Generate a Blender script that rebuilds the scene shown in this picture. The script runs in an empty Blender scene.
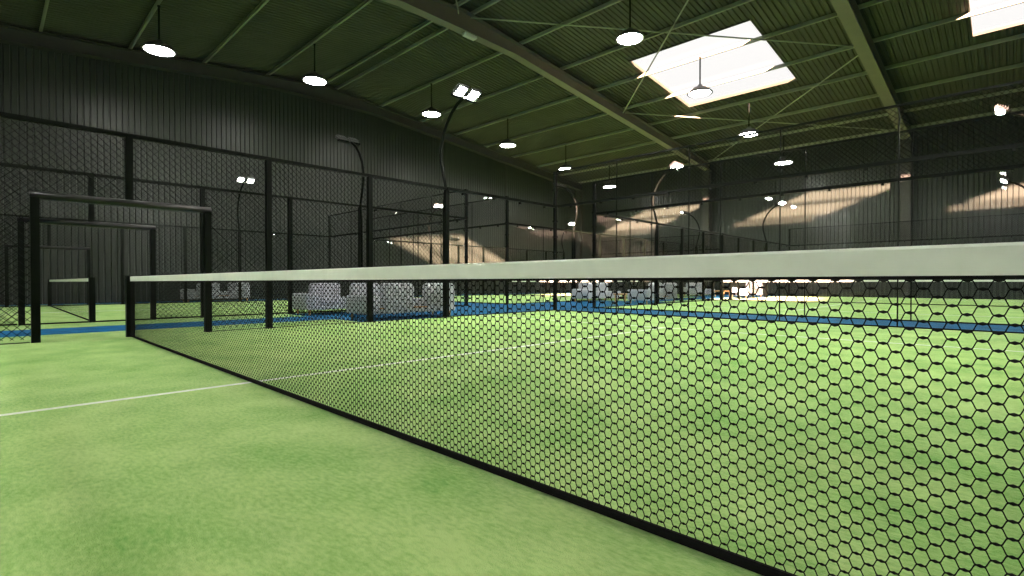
import bpy, bmesh, math, random
from math import sin, cos, pi, radians, atan2, hypot
from mathutils import Vector, Matrix, Euler
random.seed(7)
S = bpy.context.scene
COL = S.collection

# ------------------------------------------------------------------ materials
def mat(name, col, rough=0.6, metal=0.0, spec=0.5, sheen=0.0, sheen_tint=None):
    m = bpy.data.materials.new(name); m.use_nodes = True
    b = m.node_tree.nodes['Principled BSDF']
    b.inputs['Base Color'].default_value = (*col, 1)
    b.inputs['Roughness'].default_value = rough
    b.inputs['Metallic'].default_value = metal
    b.inputs['Specular IOR Level'].default_value = spec
    if sheen:
        b.inputs['Sheen Weight'].default_value = sheen
        b.inputs['Sheen Roughness'].default_value = 0.4
        b.inputs['Sheen Tint'].default_value = (*(sheen_tint or (1, 1, 1)), 1)
    return m

def noise_vary(m, scale, amount, col, detail=4, stretch=(1, 1, 1), bump=0.0, bscale=60):
    """mottled colour: base colour varies with object-space noise; optional fine bump"""
    nt = m.node_tree; N = nt.nodes; L = nt.links; b = N['Principled BSDF']
    tc = N.new('ShaderNodeTexCoord'); mp = N.new('ShaderNodeMapping'); mp.inputs['Scale'].default_value = stretch
    L.new(tc.outputs['Object'], mp.inputs['Vector'])
    nz = N.new('ShaderNodeTexNoise'); nz.inputs['Scale'].default_value = scale; nz.inputs['Detail'].default_value = detail
    L.new(mp.outputs['Vector'], nz.inputs['Vector'])
    r = N.new('ShaderNodeValToRGB')
    r.color_ramp.elements[0].position = 0.3; r.color_ramp.elements[1].position = 0.7
    r.color_ramp.elements[0].color = (*[c * (1 - amount) for c in col], 1)
    r.color_ramp.elements[1].color = (*[min(1, c * (1 + amount)) for c in col], 1)
    L.new(nz.outputs['Fac'], r.inputs['Fac']); L.new(r.outputs['Color'], b.inputs['Base Color'])
    if bump:
        n2 = N.new('ShaderNodeTexNoise'); n2.inputs['Scale'].default_value = bscale; n2.inputs['Detail'].default_value = 3
        L.new(tc.outputs['Object'], n2.inputs['Vector'])
        bp = N.new('ShaderNodeBump'); bp.inputs['Strength'].default_value = bump; bp.inputs['Distance'].default_value = 0.01
        L.new(n2.outputs['Fac'], bp.inputs['Height']); L.new(bp.outputs['Normal'], b.inputs['Normal'])
    return m

def turf_material():
    m = mat('green_turf', (0.16, 0.33, 0.06), 0.9, spec=0.15, sheen=0.3, sheen_tint=(0.9, 1, 0.7))
    nt = m.node_tree; N = nt.nodes; L = nt.links; b = N['Principled BSDF']
    tc = N.new('ShaderNodeTexCoord')
    def nz(scale, detail, st=(1, 1, 1)):
        mp = N.new('ShaderNodeMapping'); mp.inputs['Scale'].default_value = st
        L.new(tc.outputs['Object'], mp.inputs['Vector'])
        n = N.new('ShaderNodeTexNoise'); n.inputs['Scale'].default_value = scale; n.inputs['Detail'].default_value = detail
        n.inputs['Roughness'].default_value = 0.6
        L.new(mp.outputs['Vector'], n.inputs['Vector']); return n
    big = nz(1.7, 8, (1, 1.3, 1)); fine = nz(26, 6, (1, 2.2, 1)); wide = nz(.45, 3)
    def math_(op, a, bb):
        k = N.new('ShaderNodeMath'); k.operation = op
        for i, v in enumerate((a, bb)):
            if isinstance(v, (int, float)): k.inputs[i].default_value = v
            else: L.new(v, k.inputs[i])
        return k.outputs[0]
    f = math_('ADD', math_('ADD', math_('MULTIPLY', big.outputs['Fac'], 0.42), math_('MULTIPLY', fine.outputs['Fac'], 0.38)), math_('MULTIPLY', wide.outputs['Fac'], 0.2))
    r = N.new('ShaderNodeValToRGB'); e = r.color_ramp.elements
    e[0].position = 0.38; e[0].color = (*TURF_DARK, 1)
    e[1].position = 0.60; e[1].color = (*TURF_LIGHT, 1)
    L.new(f, r.inputs['Fac']); L.new(r.outputs['Color'], b.inputs['Base Color'])
    bl = nz(240, 2)
    bp = N.new('ShaderNodeBump'); bp.inputs['Strength'].default_value = 0.6; bp.inputs['Distance'].default_value = 0.01
    L.new(bl.outputs['Fac'], bp.inputs['Height']); L.new(bp.outputs['Normal'], b.inputs['Normal'])
    return m

TURF_DARK = (0.11, 0.32, 0.035); TURF_LIGHT = (0.39, 0.57, 0.18)
M = {}
M['turf'] = turf_material()
M['blue'] = noise_vary(mat('blue_turf', (0.0, 0.10, 0.30), 0.9, spec=0.15), 3, 0.25, (0.0, 0.09, 0.22), bump=0.4, bscale=200)
M['line'] = noise_vary(mat('white_line_turf', (0.7, 0.72, 0.68), 0.9), 30, 0.08, (0.72, 0.75, 0.7))
M['clad'] = noise_vary(mat('dark_cladding', (0.1, 0.1, 0.095), 0.40, spec=0.4), 0.6, 0.10, (0.028, 0.034, 0.027), stretch=(1, 1, 0.2))
M['roof'] = noise_vary(mat('roof_sheet', (0.2, 0.2, 0.17), 0.6, spec=0.3), 0.8, 0.12, (0.060, 0.062, 0.047))
M['steel'] = noise_vary(mat('painted_steel', (0.3, 0.32, 0.28), 0.55), 2, 0.06, (0.17, 0.155, 0.125))
M['darksteel'] = noise_vary(mat('dark_painted_steel', (0.05, 0.05, 0.045), 0.6, spec=0.3), 2, 0.06, (0.05, 0.05, 0.045))
M['purlin'] = noise_vary(mat('galvanised_purlin', (0.4, 0.44, 0.36), 0.5), 3, 0.06, (0.33, 0.34, 0.26))
M['black'] = noise_vary(mat('black_powder_coat', (0.003, 0.0045, 0.003), 0.5, spec=0.08), 8, 0.1, (0.003, 0.0045, 0.003))
M['wire'] = mat('black_coated_wire', (0.006, 0.007, 0.006), 0.7, spec=0.1)
M['pipe'] = mat('black_glossy_pipe', (0.008, 0.008, 0.008), 0.3, spec=0.4)
M['netcord'] = mat('black_net_cord', (0.006, 0.006, 0.006), 0.9, spec=0.1)
M['tape'] = noise_vary(mat('white_canvas_tape', (0.8, 0.86, 0.75), 0.85, spec=0.2), 12, 0.03, (0.82, 0.88, 0.76), bump=0.15, bscale=500)
M['fabric'] = noise_vary(mat('grey_fabric', (0.36, 0.38, 0.42), 0.95, spec=0.1, sheen=0.2), 40, 0.12, (0.50, 0.52, 0.57), bump=0.3, bscale=300)
M['wood'] = noise_vary(mat('oak_wood', (0.45, 0.24, 0.08), 0.5), 10, 0.25, (0.45, 0.24, 0.09), stretch=(1, 1, 8))
M['whitebox'] = mat('white_plastic', (0.75, 0.74, 0.70), 0.4)
M['housing'] = noise_vary(mat('grey_lamp_housing', (0.06, 0.06, 0.06), 0.4, metal=0.3), 6, 0.1, (0.12, 0.12, 0.12))
def emis(name, col, s):
    m = bpy.data.materials.new(name); m.use_nodes = True; nt = m.node_tree
    b = nt.nodes['Principled BSDF']; b.inputs['Base Color'].default_value = (0.8, 0.8, 0.8, 1)
    b.inputs['Emission Color'].default_value = (*col, 1); b.inputs['Emission Strength'].default_value = s
    return m
PEND_E = 95.0; FLOOD_E = 1500.0
M['diffuser'] = emis('lit_diffuser', (1.0, 0.97, 0.90), PEND_E)
M['lens'] = emis('lit_floodlight_lens', (1.0, 0.97, 0.90), FLOOD_E)
def glass_mat(name, tint, ior, rough=0.0, extra=0.0):
    m = bpy.data.materials.new(name); m.use_nodes = True; nt = m.node_tree; N = nt.nodes; L = nt.links
    for n in list(N):
        if n.type != 'OUTPUT_MATERIAL': N.remove(n)
    out = [n for n in N if n.type == 'OUTPUT_MATERIAL'][0]
    t = N.new('ShaderNodeBsdfTransparent'); t.inputs['Color'].default_value = (*tint, 1)
    g = N.new('ShaderNodeBsdfGlossy'); g.inputs['Roughness'].default_value = rough
    f = N.new('ShaderNodeFresnel'); f.inputs['IOR'].default_value = ior
    mx = N.new('ShaderNodeMixShader')
    ge = N.new('ShaderNodeNewGeometry'); inv = N.new('ShaderNodeMath'); inv.operation = 'SUBTRACT'; inv.inputs[0].default_value = 1
    mu = N.new('ShaderNodeMath'); mu.operation = 'MULTIPLY'
    L.new(ge.outputs['Backfacing'], inv.inputs[1]); L.new(f.outputs[0], mu.inputs[0]); L.new(inv.outputs[0], mu.inputs[1])
    L.new(mu.outputs[0], mx.inputs[0]); L.new(t.outputs[0], mx.inputs[1]); L.new(g.outputs[0], mx.inputs[2])
    L.new(mx.outputs[0], out.inputs[0]); return m
M['glass'] = glass_mat('court_glass', (0.985, 0.99, 0.985), 1.42)
M['skyglass'] = glass_mat('skylight_glass', (0.98, 0.98, 0.98), 1.12)

# ------------------------------------------------------------------ mesh builder
class MB:
    def __init__(s): s.v = []; s.f = []
    def quad(s, *p):
        i = len(s.v); s.v += [tuple(q) for q in p]; s.f.append(tuple(range(i, i + len(p))))
    def box(s, x0, x1, y0, y1, z0, z1):
        i = len(s.v)
        s.v += [(x, y, z) for z in (z0, z1) for y in (y0, y1) for x in (x0, x1)]
        for a in ((0, 2, 3, 1), (4, 5, 7, 6), (0, 1, 5, 4), (2, 6, 7, 3), (0, 4, 6, 2), (1, 3, 7, 5)):
            s.f.append(tuple(i + k for k in a))
    def tube(s, pts, r, n=8, caps=True):
        """pts polyline, r radius or list"""
        pts = [Vector(p) for p in pts]; rr = r if isinstance(r, (list, tuple)) else [r] * len(pts)
        base = len(s.v); up = None
        for k, p in enumerate(pts):
            d = (pts[min(k + 1, len(pts) - 1)] - pts[max(k - 1, 0)]).normalized()
            if up is None:
                up = Vector((0, 0, 1)) if abs(d.z) < 0.9 else Vector((1, 0, 0))
            a = d.cross(up).normalized(); b = a.cross(d).normalized(); up = b
            for j in range(n):
                t = 2 * pi * (j + 0.5) / n
                s.v.append(tuple(p + (a * cos(t) + b * sin(t)) * rr[k]))
        for k in range(len(pts) - 1):
            for j in range(n):
                a0 = base + k * n + j; a1 = base + k * n + (j + 1) % n
                s.f.append((a0, a1, a1 + n, a0 + n))
        if caps:
            s.f.append(tuple(base + j for j in reversed(range(n))))
            s.f.append(tuple(base + (len(pts) - 1) * n + j for j in range(n)))
    def prism(s, prof, axis, a, b):
        """closed 2-D profile extruded along axis (0/1) from a to b. prof given in the other two coords (u, z)"""
        i = len(s.v); n = len(prof)
        for t in (a, b):
            for (u, z) in prof:
                s.v.append((t, u, z) if axis == 0 else (u, t, z))
        for k in range(n):
            k2 = (k + 1) % n; s.f.append((i + k, i + k2, i + n + k2, i + n + k))
        s.f.append(tuple(i + k for k in reversed(range(n)))); s.f.append(tuple(i + n + k for k in range(n)))
    def lathe(s, prof, cx, cy, n=32):
        """prof [(r,z)] open"""
        base = len(s.v)
        for (r, z) in prof:
            for j in range(n):
                t = 2 * pi * j / n; s.v.append((cx + r * cos(t), cy + r * sin(t), z))
        for k in range(len(prof) - 1):
            for j in range(n):
                a0 = base + k * n + j; a1 = base + k * n + (j + 1) % n
                s.f.append((a0, a1, a1 + n, a0 + n))
    def build(s, name, m, parent=None, smooth=False, shift=None):
        me = bpy.data.meshes.new(name)
        v = s.v if shift is None else [(x - shift[0], y - shift[1], z - shift[2]) for x, y, z in s.v]
        me.from_pydata(v, [], s.f)
        bm = bmesh.new(); bm.from_mesh(me); bmesh.ops.recalc_face_normals(bm, faces=bm.faces[:]) if len(s.f) < 60000 else None
        bm.to_mesh(me); bm.free()
        me.materials.append(m)
        if smooth:
            for p in me.polygons: p.use_smooth = True
        o = bpy.data.objects.new(name, me); COL.objects.link(o)
        if parent: o.parent = parent
        return o

def rbox(name, x0, x1, y0, y1, z0, z1, r, m, parent=None, seg=3):
    me = bpy.data.meshes.new(name); bm = bmesh.new()
    bmesh.ops.create_cube(bm, size=1)
    for v in bm.verts:
        v.co = Vector(((x0 + x1) / 2 + v.co.x * (x1 - x0), (y0 + y1) / 2 + v.co.y * (y1 - y0), (z0 + z1) / 2 + v.co.z * (z1 - z0)))
    bmesh.ops.bevel(bm, geom=bm.edges[:] + bm.verts[:], offset=r, segments=seg, profile=0.5, affect='EDGES')
    bm.to_mesh(me); bm.free(); me.materials.append(m)
    for p in me.polygons: p.use_smooth = True
    o = bpy.data.objects.new(name, me); COL.objects.link(o)
    if parent: o.parent = parent
    return o

def thing(name, label, cat, loc=(0, 0, 0), group=None, rz=0):
    o = bpy.data.objects.new(name, None); COL.objects.link(o); o.location = loc; o.rotation_euler = (0, 0, rz)
    o.empty_display_size = 0.2
    return tag(o, label, cat, group)
def tag(o, label, cat, group=None):
    o['label'] = label; o['category'] = cat
    if group: o['group'] = group
    return o
def struct(o): o['kind'] = 'structure'; return o
def copy_tree(o, parent=None):
    c = o.copy(); COL.objects.link(c)
    if parent: c.parent = parent
    for ch in list(o.children): copy_tree(ch, c)
    return c

# ------------------------------------------------------------------ hall dimensions
XW0, XW1 = -21.3, 22.1
YW0, YW1 = -11.0, 33.0
RIDGE, SL, YR = 11.1, 0.0935, 11.0
def zr(y): return RIDGE - SL * abs(y - YR)
SKY_X = [(-7.55, -2.5), (3.35, 8.4), (14.15, 19.2)]
SKY_Y = [(-1.9, 3.9), (18.1, 23.9)]

# floor
b = MB(); b.box(XW0 - .2, XW1 + .2, YW0 - .2, YW1 + .2, -0.2, 0.0)
struct(b.build('floor', M['blue']))

# cladding profile: pitch 0.2, narrow groove
def groove(a, bb, pitch=0.2):
    pts = []; t = a
    while t < bb - 1e-6:
        for dt, d in ((0, 0), (0.145, 0), (0.158, 0.035), (0.187, 0.035)):
            if t + dt < bb: pts.append((t + dt, d))
        t += pitch
    pts.append((bb, 0)); return pts
def wall_along_y(name, x, inward, y0, y1):
    b = MB(); pr = groove(y0, y1)
    for (a, da), (c, dc) in zip(pr[:-1], pr[1:]):
        xa, xc = x - inward * da, x - inward * dc
        b.quad((xa, a, 0), (xc, c, 0), (xc, c, zr(c) + .05), (xa, a, zr(a) + .05))
    xo = x - inward * 0.12
    b.quad((xo, y0, 0), (xo, YR, 0), (xo, YR, zr(YR) + .05), (xo, y0, zr(y0) + .05))
    b.quad((xo, YR, 0), (xo, y1, 0), (xo, y1, zr(y1) + .05), (xo, YR, zr(YR) + .05))
    return struct(b.build(name, M['clad']))
def wall_along_x(name, y, inward, x0, x1):
    b = MB(); pr = groove(x0, x1); h = zr(y) + .05
    for (a, da), (c, dc) in zip(pr[:-1], pr[1:]):
        ya, yc = y - inward * da, y - inward * dc
        b.quad((a, ya, 0), (c, yc, 0), (c, yc, h), (a, ya, h))
    yo = y - inward * 0.12
    b.quad((x0, yo, 0), (x1, yo, 0), (x1, yo, h), (x0, yo, h))
    return struct(b.build(name, M['clad']))
wall_along_y('wall_left', XW0, 1, YW0, YW1)
wall_along_y('wall_right', XW1, -1, YW0, YW1)
wall_along_x('wall_far', YW1, -1, XW0, XW1)
wall_along_x('wall_near', YW0, 1, XW0, XW1)

# ceiling: corrugated roof sheet (ribs run down the slope), with skylight openings
def roof_mesh():
    b = MB(); xs = []
    t = XW0 - .15
    while t < XW1 + .15:
        xs += [(t, 0), (t + .07, 0), (t + .095, .04), (t + .155, .04), (t + .18, 0)]; t += .2
    xs = [p for p in xs if p[0] < XW1 + .15]
    ys = sorted({YW0 - .15, YW1 + .15, YR} | {v for p in SKY_Y for v in p})
    for (xa, da), (xb, db) in zip(xs[:-1], xs[1:]):
        if xb - xa < 1e-6: continue
        xm = (xa + xb) / 2
        inx = any(p[0] < xm < p[1] for p in SKY_X)
        for ya, yb in zip(ys[:-1], ys[1:]):
            ym = (ya + yb) / 2
            if inx and any(p[0] < ym < p[1] for p in SKY_Y): continue
            b.quad((xa, ya, zr(ya) + da), (xb, ya, zr(ya) + db), (xb, yb, zr(yb) + db), (xa, yb, zr(yb) + da))
    # outer weather skin above (keeps light out)
    for xa, xb in [(XW0 - .2, SKY_X[0][0]), SKY_X[0], (SKY_X[0][1], SKY_X[1][0]), SKY_X[1], (SKY_X[1][1], SKY_X[2][0]), SKY_X[2], (SKY_X[2][1], XW1 + .2)]:
        for ya, yb in zip(ys[:-1], ys[1:]):
            if (xa, xb) in SKY_X and any(p[0] <= ya and yb <= p[1] for p in SKY_Y): continue
            b.quad((xa, ya, zr(ya) + .10), (xb, ya, zr(ya) + .10), (xb, yb, zr(yb) + .10), (xa, yb, zr(yb) + .10))
    return b
struct(roof_mesh().build('ceiling', M['roof']))
n = 0
for (x0, x1) in SKY_X:
    for (y0, y1) in SKY_Y:
        n += 1
        b = MB(); 
        for z_off in (0.055, 0.07):
            b.quad((x0, y0, zr(y0) + z_off), (x1, y0, zr(y0) + z_off), (x1, y1, zr(y1) + z_off), (x0, y1, zr(y1) + z_off))
        struct(b.build('window_%d' % n, M['skyglass']))
        b = MB(); t = .04   # curb round the opening
        for (a, c, d, e) in ((x0 - t, x0, y0, y1), (x1, x1 + t, y0, y1), (x0 - t, x1 + t, y0 - t, y0), (x0 - t, x1 + t, y1, y1 + t)):
            i = len(b.v)
            b.v += [(x, y, zr(y) + zo) for zo in (-.03, .11) for y in (d, e) for x in (a, c)]
            for q in ((0, 2, 3, 1), (4, 5, 7, 6), (0, 1, 5, 4), (2, 6, 7, 3), (0, 4, 6, 2), (1, 3, 7, 5)): b.f.append(tuple(i + k for k in q))
        struct(b.build('trim_%d' % n, M['roof']))

# ------------------------------------------------------------------ steel frame
def zb(y): return min(zr(y) - .70, 10.16)
def rafter(x, w, label, ms=None, grp=None):
    ms = ms or M['steel']
    t = thing('roof_rafter', label, 'rafter', (x, YR, zb(YR)), grp)
    off = (x, YR, zb(YR)); tf = .03
    ys = [YW0 + .05, -4, 2, 8.3, 13.7, 20, 26, YW1 - .05]; ys = sorted(set(ys + [YR]))
    def strip(zf0, zf1, hw):
        b = MB(); rows = []
        for y in ys:
            rows.append(len(b.v)); b.v += [(x - hw, y, zf0(y)), (x + hw, y, zf0(y)), (x + hw, y, zf1(y)), (x - hw, y, zf1(y))]
        for r0, r1 in zip(rows[:-1], rows[1:]):
            for k in range(4): b.f.append((r0 + k, r0 + (k + 1) % 4, r1 + (k + 1) % 4, r1 + k))
        b.f.append((rows[0], rows[0] + 1, rows[0] + 2, rows[0] + 3)); b.f.append(tuple(rows[-1] + k for k in (3, 2, 1, 0)))
        return b
    top = lambda y: zr(y) - .17
    strip(zb, lambda y: zb(y) + tf, w / 2).build('bottom_flange', ms, t, shift=off)
    strip(lambda y: top(y) - tf, top, w / 2).build('top_flange', ms, t, shift=off)
    strip(lambda y: zb(y) + tf, lambda y: top(y) - tf, .012).build('web', ms, t, shift=off)
    return t
def column(x, y, inward, w, depth, h, label, ax='y', grp=None):
    """I section column; inward=-1 points to -y / -x"""
    t = thing('steel_column', label, 'column', (x, y, 0), grp)
    f = .03
    def bx(b, u0, u1, v0, v1):
        if ax == 'y': b.box(u0, u1, min(v0, v1), max(v0, v1), 0, h)
        else: b.box(min(v0, v1), max(v0, v1), u0, u1, 0, h)
    b = MB(); bx(b, -w / 2, w / 2, 0, inward * f); b.build('outer_flange', M['darksteel'], t)
    b = MB(); bx(b, -w / 2, w / 2, inward * (depth - f), inward * depth); b.build('inner_flange', M['darksteel'], t)
    b = MB(); bx(b, -.012, .012, inward * f, inward * (depth - f)); b.build('web', M['darksteel'], t)
    return t
RX = [-21.05, -10.33, .42, 11.17, 21.85]
rl = ['dark end rafter lying along the top of the left gable wall',
      'big steel rafter crossing the top centre, carrying a white emergency light',
      'big steel rafter at the upper right between the two skylights',
      'steel rafter right of the second skylight, outside the picture',
      'end rafter along the right gable wall, outside the picture']
for x, l in zip(RX, rl): rafter(x, .37 if x < 0 else .42, l, M['darksteel'] if abs(x) > 20 else None)
cl = ['dark steel column in the far left corner of the hall',
      'dark steel column on the far wall under the centre rafter',
      'pale steel column on the far wall under the right-hand rafter',
      'steel column on the far wall beyond the right edge of the picture',
      'steel column in the far right corner of the hall']
for x, l in zip(RX, cl):
    column(max(x, XW0 + .25), YW1 - .02, -1, .40, .60, zb(YW1) , l)
column(XW0 + .02, 24.2, 1, .10, .10, zb(24.) - .05, 'slim gable column standing against the left wall behind the courts', 'x')

# purlins
PY = [YR + s * d for s in (-1, 1) for d in (.35, 3.0, 5.7, 8.35, 11.0, 13.65, 16.3, 19.0, 21.5)]
ordn = ['first', 'second', 'third', 'fourth', 'fifth', 'sixth', 'seventh', 'eighth', 'ninth']
for i, y in enumerate(PY):
    s = -1 if y < YR else 1
    side = 'near' if s < 0 else 'far'
    z1 = zr(y) - .025; z0 = z1 - .14
    prof = [(0, 0), (.075, 0), (.075, .015), (.012, .015), (.012, .125), (.075, .125), (.075, .14), (0, .14)]
    b = MB(); b.prism([(s * u, z) for u, z in prof], 0, XW0 + .02 , XW1 - .02)
    o = b.build('roof_purlin', M['purlin']); o.location = (0, y, z0)
    tag(o, 'pale green purlin on the %s roof slope, %s one out from the ridge' % (side, ordn[i % 9]), 'purlin', 'purlins under the roof sheets')
# brace rods
def rod(p, q, label):
    m = (Vector(p) + Vector(q)) / 2
    b = MB(); b.tube([Vector(p) - m, Vector(q) - m], .028, 8)
    o = b.build('brace_rod', M['purlin']); o.location = m
    tag(o, label, 'brace rod', 'diagonal brace rods under the roof')
def zt(y): return zr(y) - .30
for (ya, yb, nm) in ((.3, 10.7, 'near'), (11.3, 21.9, 'middle'), (22.1, 32.3, 'far')):
    rod((RX[1] + .1, ya, zt(ya)), (RX[2] - .1, yb, zt(yb)), 'thin brace rod of the %s cross, running away from the viewer towards the right' % nm)
    rod((RX[1] + .1, yb, zt(yb) - .06), (RX[2] - .1, ya, zt(ya) - .06), 'thin brace rod of the %s cross, running away from the viewer towards the left' % nm)
# emergency light under the centre rafter
t = thing('emergency_light', 'small white box emergency light fixed under the centre rafter', 'emergency light', (RX[1] + .02, 11.3, zb(11.3)))
rbox('housing', -.11, .11, -.30, .30, -.09, 0, .02, M['whitebox'], t)
rbox('cover', -.09, .09, -.27, .27, -.115, -.09, .008, M['whitebox'], t)

# ------------------------------------------------------------------ pendant lamps
def make_pendant():
    t = thing('pendant_lamp', '', 'pendant lamp')
    b = MB(); b.tube([(0, 0, .28), (0, 0, 1.50)], .030, 10); b.lathe([(0.001, 1.50), (.05, 1.50), (.05, 1.46), (.022, 1.45)], 0, 0, 16)
    b.build('rod', M['black'], t, smooth=False)
    b = MB(); b.lathe([(.001, .36), (.07, .36), (.10, .32), (.15, .27), (.28, .22), (.40, .13), (.47, .05), (.50, .02), (.50, -.01), (.45, -.018), (.43, .01), (.001, .01)], 0, 0, 40)
    b.build('housing', M['housing'], t, smooth=True)
    b = MB(); b.lathe([(.001, -.008), (.42, -.008), (.42, .004), (.001, .004)], 0, 0, 40)
    b.build('diffuser', M['diffuser'], t)
    return t
P0 = make_pendant(); first = True
rows = {'left': (-16.08, [2.6, 7.95, 13.85, 19.2, 24.5, 29.5]), 'centre': (-5.03, [14.1, 19.25, 24.55, 29.6]),
        'centre near': (-4.95, [-2.6, 2.62, 7.95])}
lab = {'left': ['nearest of the left row, hanging at the upper left', 'second from the near end of the left row', 'third from the near end of the left row',
                'fourth of the left row', 'fifth of the left row, above the near corner post', 'farthest of the left row, smallest in view'],
       'centre': ['nearest of the right-hand row in view, left of the skylight', 'hanging in front of the bright skylight', 'just below the far corner of the skylight', 'farthest of the right-hand row, seen through the mesh'],
       'centre near': ['behind the first one left of the skylight, three bays above the viewer', 'above the left part of the near court, out of view', 'above the near court just outside the top of the view'],
       'right': ['over the right bay, farthest behind the viewer', 'over the right bay, just behind the viewer', 'over the right bay, just ahead of the viewer']}
for k, (x, ys) in rows.items():
    for i, y in enumerate(ys):
        o = P0 if first else copy_tree(P0); first = False
        dx, dz = {'centre': [(-.07, 1.57), (.13, 1.66), (.23, 1.79), (.33, 1.88)][i] if k == 'centre' else (0, 0)}.get(k, (0, 1.75))
        o.location = (x + dx, y, zr(y) - dz)
        o['label'] = 'round pendant lamp, ' + lab[k][i]; o['group'] = 'high bay lamps hanging from the roof'

# ------------------------------------------------------------------ courts
def wires(b, u0, u1, z0, z1, f, pitch=.1, r=.0042, n=3):
    """diamond wire mesh in a vertical rectangle; f(u, z, off) -> point"""
    w = u1 - u0; h = z1 - z0
    k0 = 0.0
    c = pitch / 2
    while c < w + h:
        # rising: u - u0 + (z - z0) = c  -> from bottom/right to top/left
        pa = (min(c, w), max(0, c - w)); pb = (max(0, c - h), min(c, h))
        b.tube([f(u0 + pa[0], z0 + pa[1], .002), f(u0 + pb[0], z0 + pb[1], .002)], r, n, caps=False)
        b.tube([f(u1 - pa[0], z0 + pa[1], -.002), f(u1 - pb[0], z0 + pb[1], -.002)], r, n, caps=False)
        c += pitch

class Frame:
    """maps a run coordinate u + height z (and sideways offset) to world, for walls along x or y"""
    def __init__(s, axis, fixed): s.ax = axis; s.c = fixed
    def __call__(s, u, z, off=0): return (u, s.c + off, z) if s.ax == 'x' else (s.c + off, u, z)
    def box(s, b, u0, u1, o0, o1, z0, z1):
        if s.ax == 'x': b.box(u0, u1, s.c + o0, s.c + o1, z0, z1)
        else: b.box(s.c + o0, s.c + o1, u0, u1, z0, z1)

def side_fence(x, yc, ya, yb, label):
    """3 m mesh fence along y, with a 2 m high gateway gap at the middle"""
    F = Frame('y', x); org = (x, yc, 0)
    t = thing('mesh_fence', label, 'fence', org)
    def post(y, z0, z1, w=.045, plate=True):
        b = MB(); F.box(b, y - w, y + w, -w, w, z0, z1)
        if plate: F.box(b, y - w - .03, y + w + .03, -w - .03, w + .03, 0, .018)
        b.build('post', M['black'], t, shift=org)
    G = 1.035
    ps = [y for y in (-6, -4, -2, 2, 4, 6) if ya <= y <= yb]
    for y in ps: post(yc + y, 0, 2.97)
    post(yc, 2.045, 2.97, .045, False)
    b = MB(); F.box(b, yc + ya - .045, yc + yb + .045, -.03, .03, 2.97, 3.03); b.build('top_rail', M['black'], t, shift=org)
    for (a, c) in ((ya, -G - .06), (G + .06, yb)):
        near = x > -6 and yc < 5
        b = MB(); F.box(b, yc + a, yc + c, -.015, .015, .006 if near else .01, .014 if near else .04); b.build('bottom_rail', M['black'], t, shift=org)
    segs = [(a, c, .05, 2.97) for a, c in ((-6, -4), (-4, -2), (2, 4), (4, 6)) if a >= ya and c <= yb]
    segs += [(-2, -G, .05, 2.97), (G, 2, .05, 2.97), (-G, 0, 2.05, 2.97), (0, G, 2.05, 2.97)]
    for (a, c, z0, z1) in segs:
        b = MB(); wires(b, yc + a, yc + c, z0, z1, F); b.build('wire_mesh', M['wire'], t, shift=org)
    return t
def gate_frame(x, yc, label):
    t = thing('gate_frame', label, 'gate frame', (x, yc, 0), 'black gateway frames in the court sides'); G = 1.035
    for s in (-1, 1):
        b = MB(); b.box(-.047, .047, s * G - .047, s * G + .047, 0, 1.96); b.build('post', M['black'], t)
    b = MB(); b.tube([(0, -G - .05, 1.995), (0, G + .05, 1.995)], .052, 16); b.build('crossbar', M['pipe'], t, smooth=True)
    if x < -6 or yc > 5:
        b = MB(); b.box(-.02, .02, -G + .05, G - .05, .004, .03); b.build('threshold', M['black'], t)
    return t
def glass_wall(axis, fixed, u0, u1, label, mesh_top=False, joint=2.0, ends=(True, True), corner=None):
    F = Frame(axis, fixed); org = F((u0 + u1) / 2, 0)
    t = thing('glass_wall', label, 'glass wall', org)
    nn = int(round((u1 - u0) / joint))
    for k in range(nn):
        a = u0 + k * joint; c = a + joint
        b = MB(); F.box(b, a + .012, c - .012, -.006, .006, .02, 2.95); b.build('glass_pane', M['glass'], t, shift=org)
    H = 4.0 if mesh_top else 3.0
    for k in range(nn + 1):
        u = u0 + k * joint
        if k in (0, nn):
            if not ends[0 if k == 0 else 1]: continue
            H = corner or H
            b = MB(); F.box(b, u - .04, u + .04, -.04, .04, 0, H); F.box(b, u - .08, u + .08, -.08, .08, 0, .018)
            z = .3
            while z < H:
                F.box(b, u - .055, u + .055, -.055, .055, z, z + .05); z += .45
            b.build('corner_post', M['black'], t, shift=org)
        else:
            b = MB(); F.box(b, u - .010, u + .010, .012, .035, 0, H); b.build('upright', M['black'], t, shift=org)
    b = MB(); F.box(b, u0, u1, .012, .062, 2.96, 3.03); b.build('glass_rail', M['black'], t, shift=org)
    k = u0 + joint / 4
    while k < u1:
        b = MB(); F.box(b, k - .022, k + .022, -.015, .04, 2.905, 2.96); b.build('clamp', M['black'], t, shift=org); k += joint / 2
    b = MB(); F.box(b, u0, u1, -.02, .02, 0, .025); b.build('bottom_channel', M['black'], t, shift=org)
    if mesh_top:
        b = MB(); F.box(b, u0, u1, -.02, .02, 3.97, 4.01); b.build('top_rail', M['black'], t, shift=org)
        for k in range(nn):
            b = MB(); wires(b, u0 + k * joint + .02, u0 + (k + 1) * joint - .02, 3.03, 3.97, F); b.build('wire_mesh', M['wire'], t, shift=org)
    return t

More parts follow.
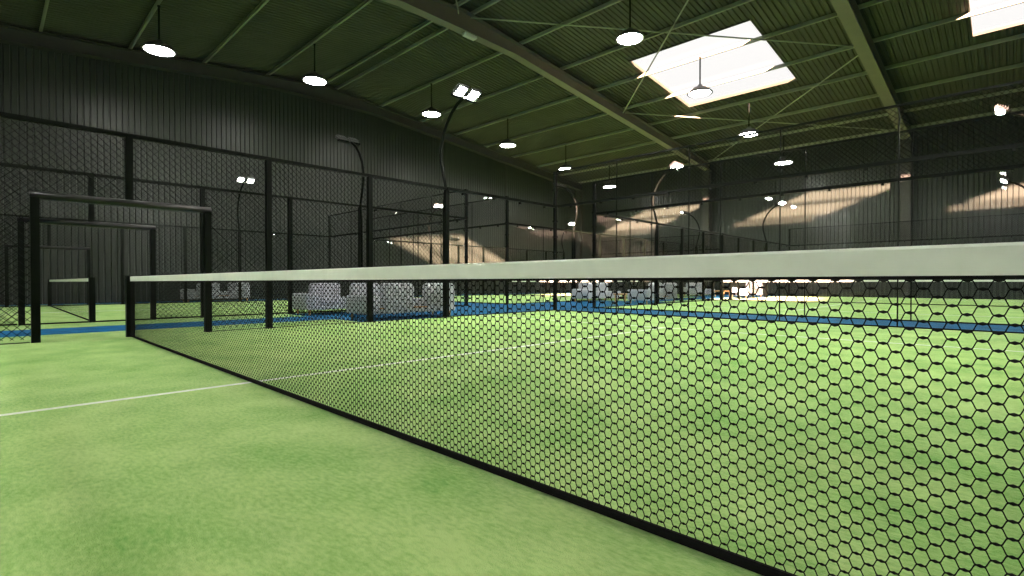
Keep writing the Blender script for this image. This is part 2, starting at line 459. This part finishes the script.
# hexagonal knotted netting, 10 m long, built once and shared by the four nets
S_CURVE = ((0, 0), (.24, .13), (.5, .5), (.76, .87), (1, 1))
def net_mesh(px=.05, pz=.0375, bar=.014, rb=.0042, rd=.0015):
    b = MB(); L = 9.9; z0, z1 = .035, .832
    nx = int(L / px); nz = int(round((z1 - z0) / pz)); 
    def seg(p, q, r, n=4): b.tube([p, q], r, n, caps=False)
    x0 = -nx * px / 2
    for j in range(nz + 1):
        z = z0 + j * pz
        for i in range(nx + 1):
            x = x0 + i * px; zz = z
            for (xx, zq) in ((x, z), (x + px / 2, z + pz / 2)):
                if zq > z1 + .01: continue
                b.tube([(xx - bar / 2, 0, zq), (xx, 0, zq), (xx + bar / 2, 0, zq)], [rd * 1.25, rb, rd * 1.25], 6, caps=False)
                r = rd
                if zq - pz / 2 >= z0 - .002:
                    for sg in (-1, 1):
                        w_ = px / 2 - bar
                        b.tube([(xx + sg * (bar / 2 + w_ * u), 0, zq - pz / 2 * v) for u, v in S_CURVE], [r * 1.35, r * 1.15, r, r * 1.15, r * 1.35], 4, caps=False)
    return b
def make_net(*a):
    t = thing('court_net', '', 'net')
    net_mesh(*a).build('netting', M['netcord'], t)
    b = MB(); b.prism([(-.007, .833), (.007, .833), (.008, .895), (.004, .902), (-.004, .902), (-.008, .895)], 0, -4.93, 4.93); b.build('top_tape', M['tape'], t)
    b = MB(); b.tube([(-4.95, 0, .829), (4.95, 0, .829)], .0045, 6); b.build('headline_cord', M['netcord'], t)
    b = MB(); b.prism([(-.007, .008), (.007, .008), (.008, .030), (.005, .037), (-.005, .037), (-.008, .030)], 0, -4.93, 4.93); b.build('bottom_band', M['netcord'], t)
    return t
NET0 = make_net(); NETF = make_net(.1, .075, .02, .0014, .0009); nets = [NET0, NETF]
def make_netpost():
    t = thing('net_post', '', 'net post')
    b = MB(); b.box(-.05, .05, -.05, .05, 0, .905); b.build('upright', M['black'], t)
    b = MB(); b.box(-.053, .053, -.053, .053, .905, .915); b.build('cap', M['black'], t)
    return t
NP0 = make_netpost(); np_used = False

# floodlight pole: curves outwards then in over the court
def make_flood():
    t = thing('floodlight_pole', '', 'floodlight pole')
    pts = [(-.02, 3.0), (-.10, 3.3), (-.19, 3.65), (-.20, 3.95), (-.12, 4.25), (.02, 4.5), (.2, 4.72), (.42, 4.88), (.62, 4.96)]
    # lower straight leg clamped behind the fence post
    b = MB(); b.tube([(-.09, 0, 0.0), (-.09, 0, 2.6)] + [(p[0], 0, p[1]) for p in pts], .038, 10); b.build('pole', M['black'], t, smooth=True)
    b = MB(); b.box(.58, .68, -.34, .34, 4.92, 4.97); b.build('crossbar', M['black'], t)
    for s in (-1, 1):
        hd = bpy.data.objects.new('floodlight', None); 
        bm = MB(); bm.box(-.13, .13, -.13, .13, -.0, .06); 
        for q in range(5): bm.box(-.11 + q * .05, -.095 + q * .05, -.12, .12, .06, .10)
        o = bm.build('floodlight', M['housing'], t)
        l = MB(); l.box(-.085, .085, -.09, .09, -.012, -.001); lo = l.build('lens', M['lens'], o)
        o.location = (.76, s * .185, 5.02); o.rotation_euler = (0, radians(FTILT), 0)
        bpy.data.objects.remove(hd)
    return t
FTILT = -28
FL0 = make_flood(); fl_used = False

A0 = -5.05; A1 = 4.95
def add_flood(x, y, inward, label):
    global fl_used
    o = FL0 if not fl_used else copy_tree(FL0); fl_used = True
    o.location = (x, y, 0); o.rotation_euler = (0, 0, 0 if inward > 0 else pi)
    o['label'] = label; o['group'] = 'curved floodlight poles at the courts'
def add_net(xc, yc, label):
    o = nets.pop(0) if nets else copy_tree(NETF)
    o.location = (xc, yc, 0); o['label'] = label
def add_netpost(x, y, label):
    global np_used
    o = NP0 if not np_used else copy_tree(NP0); np_used = True
    o.location = (x, y, 0); o['label'] = label; o['group'] = 'net posts in the gateways'

def turf(x0, x1, yc, label, aprons, far=10.0):
    b = MB(); y0, y1 = yc - 10, yc + far
    h = .003
    pts = [(x0, y0), (x1, y0)]
    if 'R' in aprons: pts += [(x1, yc - 3.86), (x1 + 1.25, yc - 3.86), (x1 + 1.25, yc + 3.86), (x1, yc + 3.86)]
    pts += [(x1, y1), (x0, y1)]
    if 'L' in aprons: pts += [(x0, yc + 3.86), (x0 - 1.25, yc + 3.86), (x0 - 1.25, yc - 3.86), (x0, yc - 3.86)]
    n = len(pts); b.v = [(x, y, -.002) for x, y in pts] + [(x, y, h) for x, y in pts]
    b.f = [tuple(range(n, 2 * n)), tuple(reversed(range(n)))] + [(k, (k + 1) % n, n + (k + 1) % n, n + k) for k in range(n)]
    # triangulate the concave top safely
    org = ((x0 + x1) / 2, yc, 0)
    o = b.build('turf_pitch', M['turf'], shift=org)
    bm = bmesh.new(); bm.from_mesh(o.data); bmesh.ops.triangulate(bm, faces=bm.faces[:]); bm.to_mesh(o.data); bm.free()
    o.location = org
    tag(o, label, 'turf')
    for nm, (a, c, d, e) in (('centre_line', (-.025, .025, -6.95, 6.95)), ('service_line', (x0 - org[0] + .03, x1 - org[0] - .03, 6.925, 6.975)), ('service_line', (x0 - org[0] + .03, x1 - org[0] - .03, -6.975, -6.925))):
        q = MB(); q.box(a, c, d, e, h - .004, h + .003); q.build(nm, M['line'], o)
    return o

turf(A0, A1, 0, 'green artificial turf of the near court, filling the foreground under the net', 'LR')
turf(-19, -9, 0, 'green artificial turf of the court next door on the left', 'LR')
turf(A0, A1, 22, 'green artificial turf of the court behind the near glass wall', 'LR')
turf(-19, -9, 22, 'green artificial turf of the far left court beyond the sofas', 'LR')

# near court
side_fence(A0, 0, -6, 6, 'tall black mesh fence of the near court, running past the first gateway')
gate_frame(A0, 0, 'black gateway frame nearest the viewer, at the far end of the big net')
glass_wall('y', A0, 6, 9.98, 'clear side glass of the near court, in front of the far left court', joint=1.99, ends=(False, True), corner=4.0)
glass_wall('x', 9.95, A0 + .1, A1 - .05, 'clear back glass of the near court with mesh above, nearest glass on the right', mesh_top=True, joint=1.97, ends=(False, True))
# the corner post rises to 4 m
# left court
side_fence(-9, 0, -6, 6, 'black mesh fence on the near side of the left court, second fence from the viewer')
gate_frame(-9, 0, 'second black gateway frame, seen through the first one')
side_fence(-19, 0, -6, 6, 'black mesh fence on the far side of the left court, close to the left wall')
gate_frame(-19, 0, 'farthest black gateway frame, close to the left wall')
glass_wall('y', -9, 6, 9.98, 'clear side glass of the left court, behind the sofa pair', joint=1.99, ends=(False, False))
glass_wall('y', -19, 6, 9.98, 'clear side glass of the left court, nearest the left wall', joint=1.99, ends=(False, False))
glass_wall('x', 10, -19, -9, 'clear back glass of the left court with mesh above', mesh_top=True)
# court behind
side_fence(A0, 22, -6, 6, 'black mesh fence on the left side of the court behind the near one')
gate_frame(A0, 22, 'small gateway frame in the left side of the court behind')
glass_wall('x', 12, A0 - .05, A1 - .05, 'second clear glass wall with mesh above, just beyond the near court', mesh_top=True)
glass_wall('y', A0 - .0, 12.05, 16, 'clear side glass of the court behind, next to its near corner post', joint=1.975, ends=(False, False))
glass_wall('y', A0, 28, 31.95, 'clear side glass of the court behind, near the far wall', joint=1.975, ends=(False, False))
glass_wall('x', 32, A0, A1, 'far glass wall of the court behind, close to the far wall', mesh_top=True)
# far left court
side_fence(-9, 22, -6, 6, 'black mesh fence on the near side of the far left court')
gate_frame(-9, 22, 'small gateway frame in the near side of the far left court')
side_fence(-19, 22, -6, 6, 'black mesh fence on the far side of the far left court')
gate_frame(-19, 22, 'small gateway frame at the far side of the far left court')
glass_wall('x', 12, -19, -9, 'clear glass end wall with mesh above of the far left court, its nearer end', mesh_top=True)
glass_wall('x', 32, -19, -9, 'glass end wall of the far left court against the far wall', mesh_top=True)
glass_wall('y', -9, 12.05, 16, 'clear side glass at the near corner of the far left court', joint=1.975, ends=(False, False))
glass_wall('y', -9, 28, 31.95, 'clear side glass at the far corner of the far left court', joint=1.975, ends=(False, False))
glass_wall('y', -19, 12.05, 16, 'clear side glass of the far left court, nearer part beside the left wall', joint=1.975, ends=(False, False))

for xc, yc, l in ((-.05, 0, 'big court net with white top tape crossing the whole picture'), (-14, 0, 'net of the left court, seen through the gateway frames'),
                  (-.05, 22, 'net of the court behind, seen just under the big net tape'), (-14, 22, 'net of the far left court, beyond the sofas')):
    add_net(xc, yc, l)
for x, y, l in ((A0, 0, 'square black net post holding the far end of the big net'), (A1, 0, 'square black net post holding the near end of the big net, out of view'),
                (-9, 0, 'square black net post of the left court, nearer one, in the second gateway'), (-19, 0, 'square black net post of the left court, farther one'),
                (A0, 22, 'black net post at the left end of the net behind the near court'), (A1, 22, 'black net post at the right end of the net behind the near court'),
                (-9, 22, 'black net post at the near end of the far left net'), (-19, 22, 'black net post at the far end of the far left net')):
    add_netpost(x, y, l)
for x, y, s, l in ((A0, 6, 1, 'tall curved floodlight pole with two lit lamps, in front of the centre rafter'), (-9, 6, -1, 'curved floodlight pole with dark-backed lamps left of the tall lit one'),
                   (-19, 6, 1, 'small curved floodlight pole with two lit lamps, above the left net tape'), 
                   (A1, 6, -1, 'curved floodlight pole at the right side of the near court, out of view'),
                   (A1, -6, -1, 'curved floodlight pole at the right side of the near court, behind the viewer'),
                   (-9, -6, -1, 'curved floodlight pole of the left court beyond the left edge of the picture'),
                   (A0, -6, 1, 'curved floodlight pole at the left side of the near court, behind the viewer'),
                   (A0, 16, 1, 'lit curved floodlight pole behind the near court, below the centre rafter end'), (A0, 28, 1, 'small lit curved floodlight pole in front of the middle sun patch'),
                   (A1, 16, -1, 'sunlit curved arm with two lamps entering at the right edge, upper one'), (A1, 28, -1, 'dark curved arm with two lamps at the right edge, lower one, before the sun patch'),
                   (-9, 16, -1, 'dark-backed floodlight pole right of the near corner post'), (-9, 28, -1, 'dark-backed floodlight pole in front of the left sun patch'),
                   (-19, 16, 1, 'tiny lit floodlight pole seen through the mesh, left of the big net pole'), (-19, 28, 1, 'tiny lit floodlight pole just right of the near corner post')):
    off = -.09 * s
    add_flood(x + (0.0), y, s, l)

# ------------------------------------------------------------------ sofas (local: faces +x, arm at y=0 or at the other end)
def make_sofa(arm_low=True):
    t = thing('sofa', '', 'sofa'); W = 2.45; D = .88
    Y = (lambda a, b: (a, b)) if arm_low else (lambda a, b: (W - b, W - a))
    y0, y1 = Y(0, W)
    rbox('base', -D, 0, y0 + .01, y1 - .01, .13, .24, .03, M['fabric'], t)
    a, c = Y(.0, .36); rbox('armrest', -D - .005, .005, a, c, .13, .54, .06, M['fabric'], t)
    for (p, q) in ((.37, 1.40), (1.41, 2.44)):
        a, c = Y(p, q); rbox('seat_cushion', -D + .2, .01, a, c, .235, .43, .05, M['fabric'], t)
    for (p, q) in ((.42, 1.26), (1.58, 2.45)):
        a, c = Y(p, q); rbox('backrest', -D, -D + .25, a, c, .14, .80, .10, M['fabric'], t, seg=4)
    a, c = Y(.36, 2.40); b = MB(); b.box(-D + .02, -.02, a, c, .238, .262); b.build('wooden_frame', M['wood'], t)
    for x in (-D + .10, -.09):
        for y in (.12, W - .12):
            b = MB(); b.tube([(x, y, .0), (x, y, .15)], [.020, .034], 10); b.build('leg', M['wood'], t, smooth=False)
    return t
def make_table():
    t = thing('coffee_table', '', 'coffee table')
    rbox('table_top', -.3, .3, -.45, .45, .30, .35, .012, M['wood'], t)
    for x in (-.24, .24):
        for y in (-.38, .38):
            b = MB(); b.tube([(x, y, 0), (x, y, .305)], [.016, .026], 10); b.build('leg', M['wood'], t)
    return t
SA = make_sofa(True); SB = make_sofa(False); TB = make_table()
G = 'grey lounge sofas between the courts'
def place(o, loc, rz, label, grp=G): o.location = loc; o.rotation_euler = (0, 0, rz); o['label'] = label; o['group'] = grp
place(SA, (-7.98, 3.97, 0), 0, 'grey two-seat sofa facing the viewer, left of the near pair')
place(SB, (-6.20, 4.06 + 2.45, 0), pi, 'grey two-seat sofa seen from behind, nearest sofa to the viewer')
place(TB, (-7.15, 5.4, 0), 0, 'low wooden table between the near pair of sofas', 'low tables between the sofas')
for dy, nm in ((11.75, 'middle group by the far left court corner'), (21.9, 'farthest group in the gap between the far courts')):
    place(copy_tree(SA), (-7.98, 3.97 + dy, 0), 0, 'grey sofa facing the viewer, %s' % nm)
    place(copy_tree(SB), (-6.20, 6.45 + dy, 0), pi, 'grey sofa seen from behind, %s' % nm)
    place(copy_tree(TB), (-7.15, 5.4 + dy, 0), 0, 'low wooden table, %s' % nm, 'low tables between the sofas')
place(copy_tree(SB), (-20.1, 6.5, 0), pi, 'grey sofa by the left wall, seen under the net tape beyond the left court')

# ------------------------------------------------------------------ sun, sky, camera
sd = Vector((-.842, 1.0, -.402)).normalized()
sl = bpy.data.lights.new('sun', 'SUN'); sl.energy = 135.0; sl.angle = radians(1.0); sl.color = (1.0, .61, .47)
so = bpy.data.objects.new('sun', sl); COL.objects.link(so); so.rotation_euler = sd.to_track_quat('-Z', 'Y').to_euler(); so.location = (30, -30, 30)
w = bpy.data.worlds.new('world'); S.world = w; w.use_nodes = True
bg = w.node_tree.nodes['Background']; bg.inputs['Color'].default_value = (1.0, .98, .96, 1); bg.inputs['Strength'].default_value = 1.0

cam = bpy.data.cameras.new('camera'); co = bpy.data.objects.new('camera', cam); COL.objects.link(co); S.camera = co
cam.sensor_width = 36; cam.lens = 510.9 / 1024 * 36; cam.clip_start = .05; cam.clip_end = 200
co.location = (4.3644, -1.4956, .8185)
yaw, pit = .77114, -.01133
fw = Vector((-sin(yaw) * cos(pit), cos(yaw) * cos(pit), sin(pit)))
co.rotation_euler = fw.to_track_quat('-Z', 'Y').to_euler()

S.view_settings.view_transform = 'Standard'; S.view_settings.look = 'None'
S.view_settings.exposure = 0.12; S.view_settings.gamma = 1.0; S.view_settings.use_curve_mapping = False
S.cycles.max_bounces = 10; S.cycles.transparent_max_bounces = 24; S.cycles.sample_clamp_indirect = 4.0
